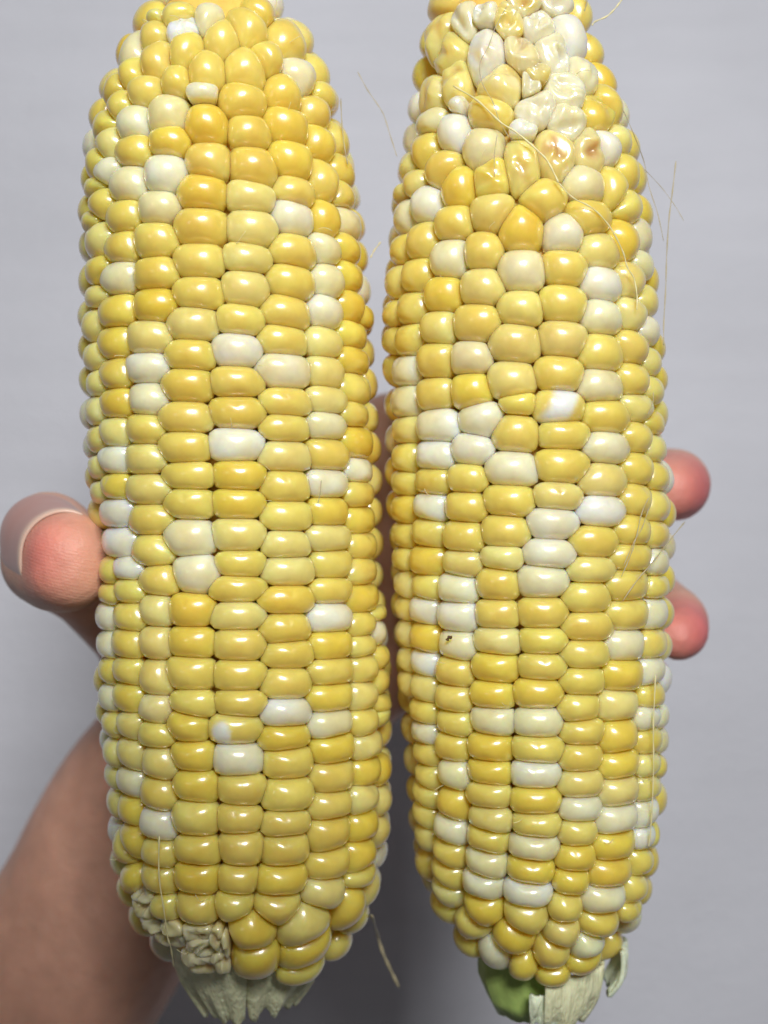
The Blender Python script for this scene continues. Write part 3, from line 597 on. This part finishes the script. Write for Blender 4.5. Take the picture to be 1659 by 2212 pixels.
def build_hand():
    bm = bmesh.new()
    #   forearm, wrist
    for dx, dz in ((-7, -4), (7, 4)):
        capsule(bm, [(-106 + dx, 66, -154 + dz, 24), (-83 + dx, 65, -118 + dz, 21.5), (-60.5 + dx, 63, -84 + dz, 18.5), (-51 + dx, 60, -61 + dz, 15), (-43 + dx, 57, -47 + dz, 13)])
    #   palm: one chain per metacarpal
    knuck = [(2, 56, 14), (8, 58, 2), (6, 58, -15), (0, 56, -31)]
    for kx, ky, kz in knuck:
        capsule(bm, [(-40, 58, -52, 15), (-20, 56, (kz - 52) / 2 - 2, 13.5), (kx, ky, kz, 11)])
    #   heel of the thumb and thumb
    capsule(bm, [(-42, 55, -54, 16), (-41, 50, -38, 13), (-47, 40, -23, 9.5)])
    for s in (-1, 1):
        capsule(bm, [(-47, 40, -23, 9.5), (-53.5, 26, -12 + s * 1.2, 8.0), (-57, 12, -6.4 + s * 1.9, 8.0), (-52.4, 2, -7.4 + s * 1.7, 7.4), (-48.8, -5.0, -7.7 + s * 1.1, 6.7)])
    #   fingers curling round the right-hand cob
    capsule(bm, [(2, 56, 14, 10), (30, 48, 22, 9), (42, 36, 25, 7.5), (40, 29, 25, 6)])
    capsule(bm, [(8, 58, 2, 10), (44, 50, 4, 9), (53, 33, 5.4, 6.7), (50.7, 17, 4.4, 6.1), (48.4, 11, 3.9, 5.4)])
    capsule(bm, [(6, 58, -15, 10), (44, 50, -17, 9), (53.2, 33, -19, 6.0), (52.0, 18, -20.6, 4.9), (50.2, 13, -21.2, 4.4)])
    capsule(bm, [(0, 56, -31, 9), (26, 48, -38, 8), (38, 36, -41, 6.5), (36, 30, -41, 5.5)])
    me = bpy.data.meshes.new('skin'); bm.to_mesh(me); bm.free()
    tmp = bpy.data.objects.new('tmp', me); col.objects.link(tmp)
    rm = tmp.modifiers.new('r', 'REMESH'); rm.mode = 'VOXEL'; rm.voxel_size = 0.0011
    sm = tmp.modifiers.new('s', 'SMOOTH'); sm.factor = 0.5; sm.iterations = 9
    dg = bpy.context.evaluated_depsgraph_get()
    res = bpy.data.meshes.new_from_object(tmp.evaluated_get(dg))
    bpy.data.objects.remove(tmp); bpy.data.meshes.remove(me)
    n = len(res.vertices); co = np.zeros(n * 3, dtype=np.float32); res.vertices.foreach_get('co', co); co = co.reshape(-1, 3) / MM
    tone = np.array(lin(206, 158, 137)); pink = np.array(lin(220, 122, 116)); pale = np.array(lin(224, 178, 146))
    c = np.tile(tone, (n, 1))
    def spot(cen, rad, colour, amt):
        d = np.linalg.norm((co - np.array(cen)) / np.array(rad), axis=1)
        k = np.clip(1 - d, 0, 1)[:, None]; k = k * k * (3 - 2 * k) * amt
        return c * (1 - k) + colour * k
    c = spot((-50, -9, -8), (14, 14, 16), pale, 0.8)
    c = spot((-53.0, -10, -6.5), (13, 12, 14), pink, 0.8)
    red = np.array(lin(212, 104, 108))
    c = spot((53, 13, 3), (14, 16, 13), red, 1.0)
    c = spot((54, 15, -21), (14, 16, 12), red, 1.0)
    at = res.color_attributes.new('tint', 'FLOAT_COLOR', 'POINT')
    cc = np.ones((n, 4), dtype=np.float32); cc[:, :3] = c; at.data.foreach_set('color', cc.ravel())
    res.polygons.foreach_set('use_smooth', [True] * len(res.polygons))
    res.materials.clear(); res.materials.append(M_SKIN); res.name = 'skin'
    root = empty('person', (0, 0, 0), "bare hand and forearm reaching from below, thumb and fingers wrapped around both cobs", 'person')
    o = bpy.data.objects.new('hand_and_forearm', res); col.objects.link(o); o.parent = root
    # thumbnail: a curved plate on the upper left of the thumb tip
    c0, c1 = Vector((-57, 12, -6.5)), Vector((-48.5, -6.4, -9.0))
    V, F, C = [], [], []
    bvh = BVHTree.FromPolygons([Vector(v) for v in co], [tuple(p.vertices) for p in res.polygons])
    nu, nv = 18, 26
    bed = np.array(lin(176, 134, 126)); edge = np.array(lin(208, 178, 162))
    for lay in (0, 1):
        for i in range(nu + 1):
            t = i / nu
            for j in range(nv + 1):
                u = (j / nv - 0.5) * 2
                ad = 133 - u * 58; a = math.radians(ad)
                tb = t + (1 - t) * 0.28 * u * u                      # rounded root
                ra = 8.0 + 1.9 * abs(math.sin(a)) ** 1.5 + 0.25
                rb = 8.3 + (133 - ad) * 0.030
                c = c0 + (c1 - c0) * (0.18 + 0.82 * tb)
                c.y += 1.4 * u * u * t
                far = c + Vector((math.cos(a), 0, math.sin(a))) * 25
                hit = bvh.ray_cast(far, (c - far).normalized())[0]
                rr = (hit - c).length if hit else 8.0
                rr += 0.32 + 0.22 * math.sin(tb * math.pi * 0.6) - 0.75 * abs(u) ** 5 - 0.55 * max(0, 1 - t * 5) - 0.42 * lay
                V.append((c + Vector((math.cos(a), 0, math.sin(a))) * rr) * MM)
                q = min(1, max(0, (t - 0.88) / 0.05)); C.append(bed * (1 - q) + edge * q)
    st = (nu + 1) * (nv + 1)
    for lay in (0, 1):
        for i in range(nu):
            for j in range(nv):
                q = lay * st + i * (nv + 1) + j
                f = (q, q + 1, q + nv + 2, q + nv + 1); F.append(f if lay == 0 else f[::-1])
    rim = [i * (nv + 1) for i in range(nu + 1)] + [nu * (nv + 1) + j for j in range(1, nv + 1)] + [i * (nv + 1) + nv for i in range(nu - 1, -1, -1)] + [j for j in range(nv - 1, 0, -1)]
    for k in range(len(rim)):
        a, b = rim[k], rim[(k + 1) % len(rim)]; F.append((a, b, b + st, a + st))
    link('thumbnail', V, F, M_NAIL, root, np.array(C))
build_hand()

# ---------------------------------------------------------------- unseen phone, added behind the camera and shaped to shade the left-hand cob
def phone():
    m, nt, P, N, Lk = mat('dark_glass'); P.inputs['Base Color'].default_value = (0.02, 0.02, 0.022, 1); P.inputs['Roughness'].default_value = 0.35
    root = empty('shade_phone', (0, -CAM_D - 0.009, 0), 'dark smartphone added out of view to cast the shade on the left cob', 'phone')
    def slab(name, cx, cz, w, h, y0, y1, rad):
        out = []
        for sx, sz, a0 in ((1, 1, 0), (-1, 1, 90), (-1, -1, 180), (1, -1, 270)):
            for k in range(9):
                a = math.radians(a0 + k * 90 / 8)
                out.append((cx + sx * (w / 2 - rad) + rad * math.cos(a), cz + sz * (h / 2 - rad) + rad * math.sin(a)))
        n = len(out); V, F = [], []
        for y, ins in ((y0, 1.2), (y0 + 1.2, 0), (y1 - 1.2, 0), (y1, 1.2)) if y1 - y0 > 3 else ((y0, 0), (y1, 0.2)):
            for x, z in out:
                V.append(((x - cx) * (1 - 2 * ins / w) * MM + cx * MM, y * MM, ((z - cz) * (1 - 2 * ins / h) + cz) * MM))
        L = len(V) // n
        for k in range(L - 1):
            for q in range(n): F.append((k * n + q, k * n + (q + 1) % n, (k + 1) * n + (q + 1) % n, (k + 1) * n + q))
        F.append(tuple(range(n))[::-1]); F.append(tuple((L - 1) * n + q for q in range(n)))
        return link(name, V, F, m, root, smooth=False)
    slab('body', -21.5, -20, 77, 164, -4, 4.2, 9)
    root.rotation_euler = (0, math.radians(10), 0)
    for z in (26, 0, -26): slab('lens', 0, z, 17, 17, 4.2, 5.6, 8.4)
phone()
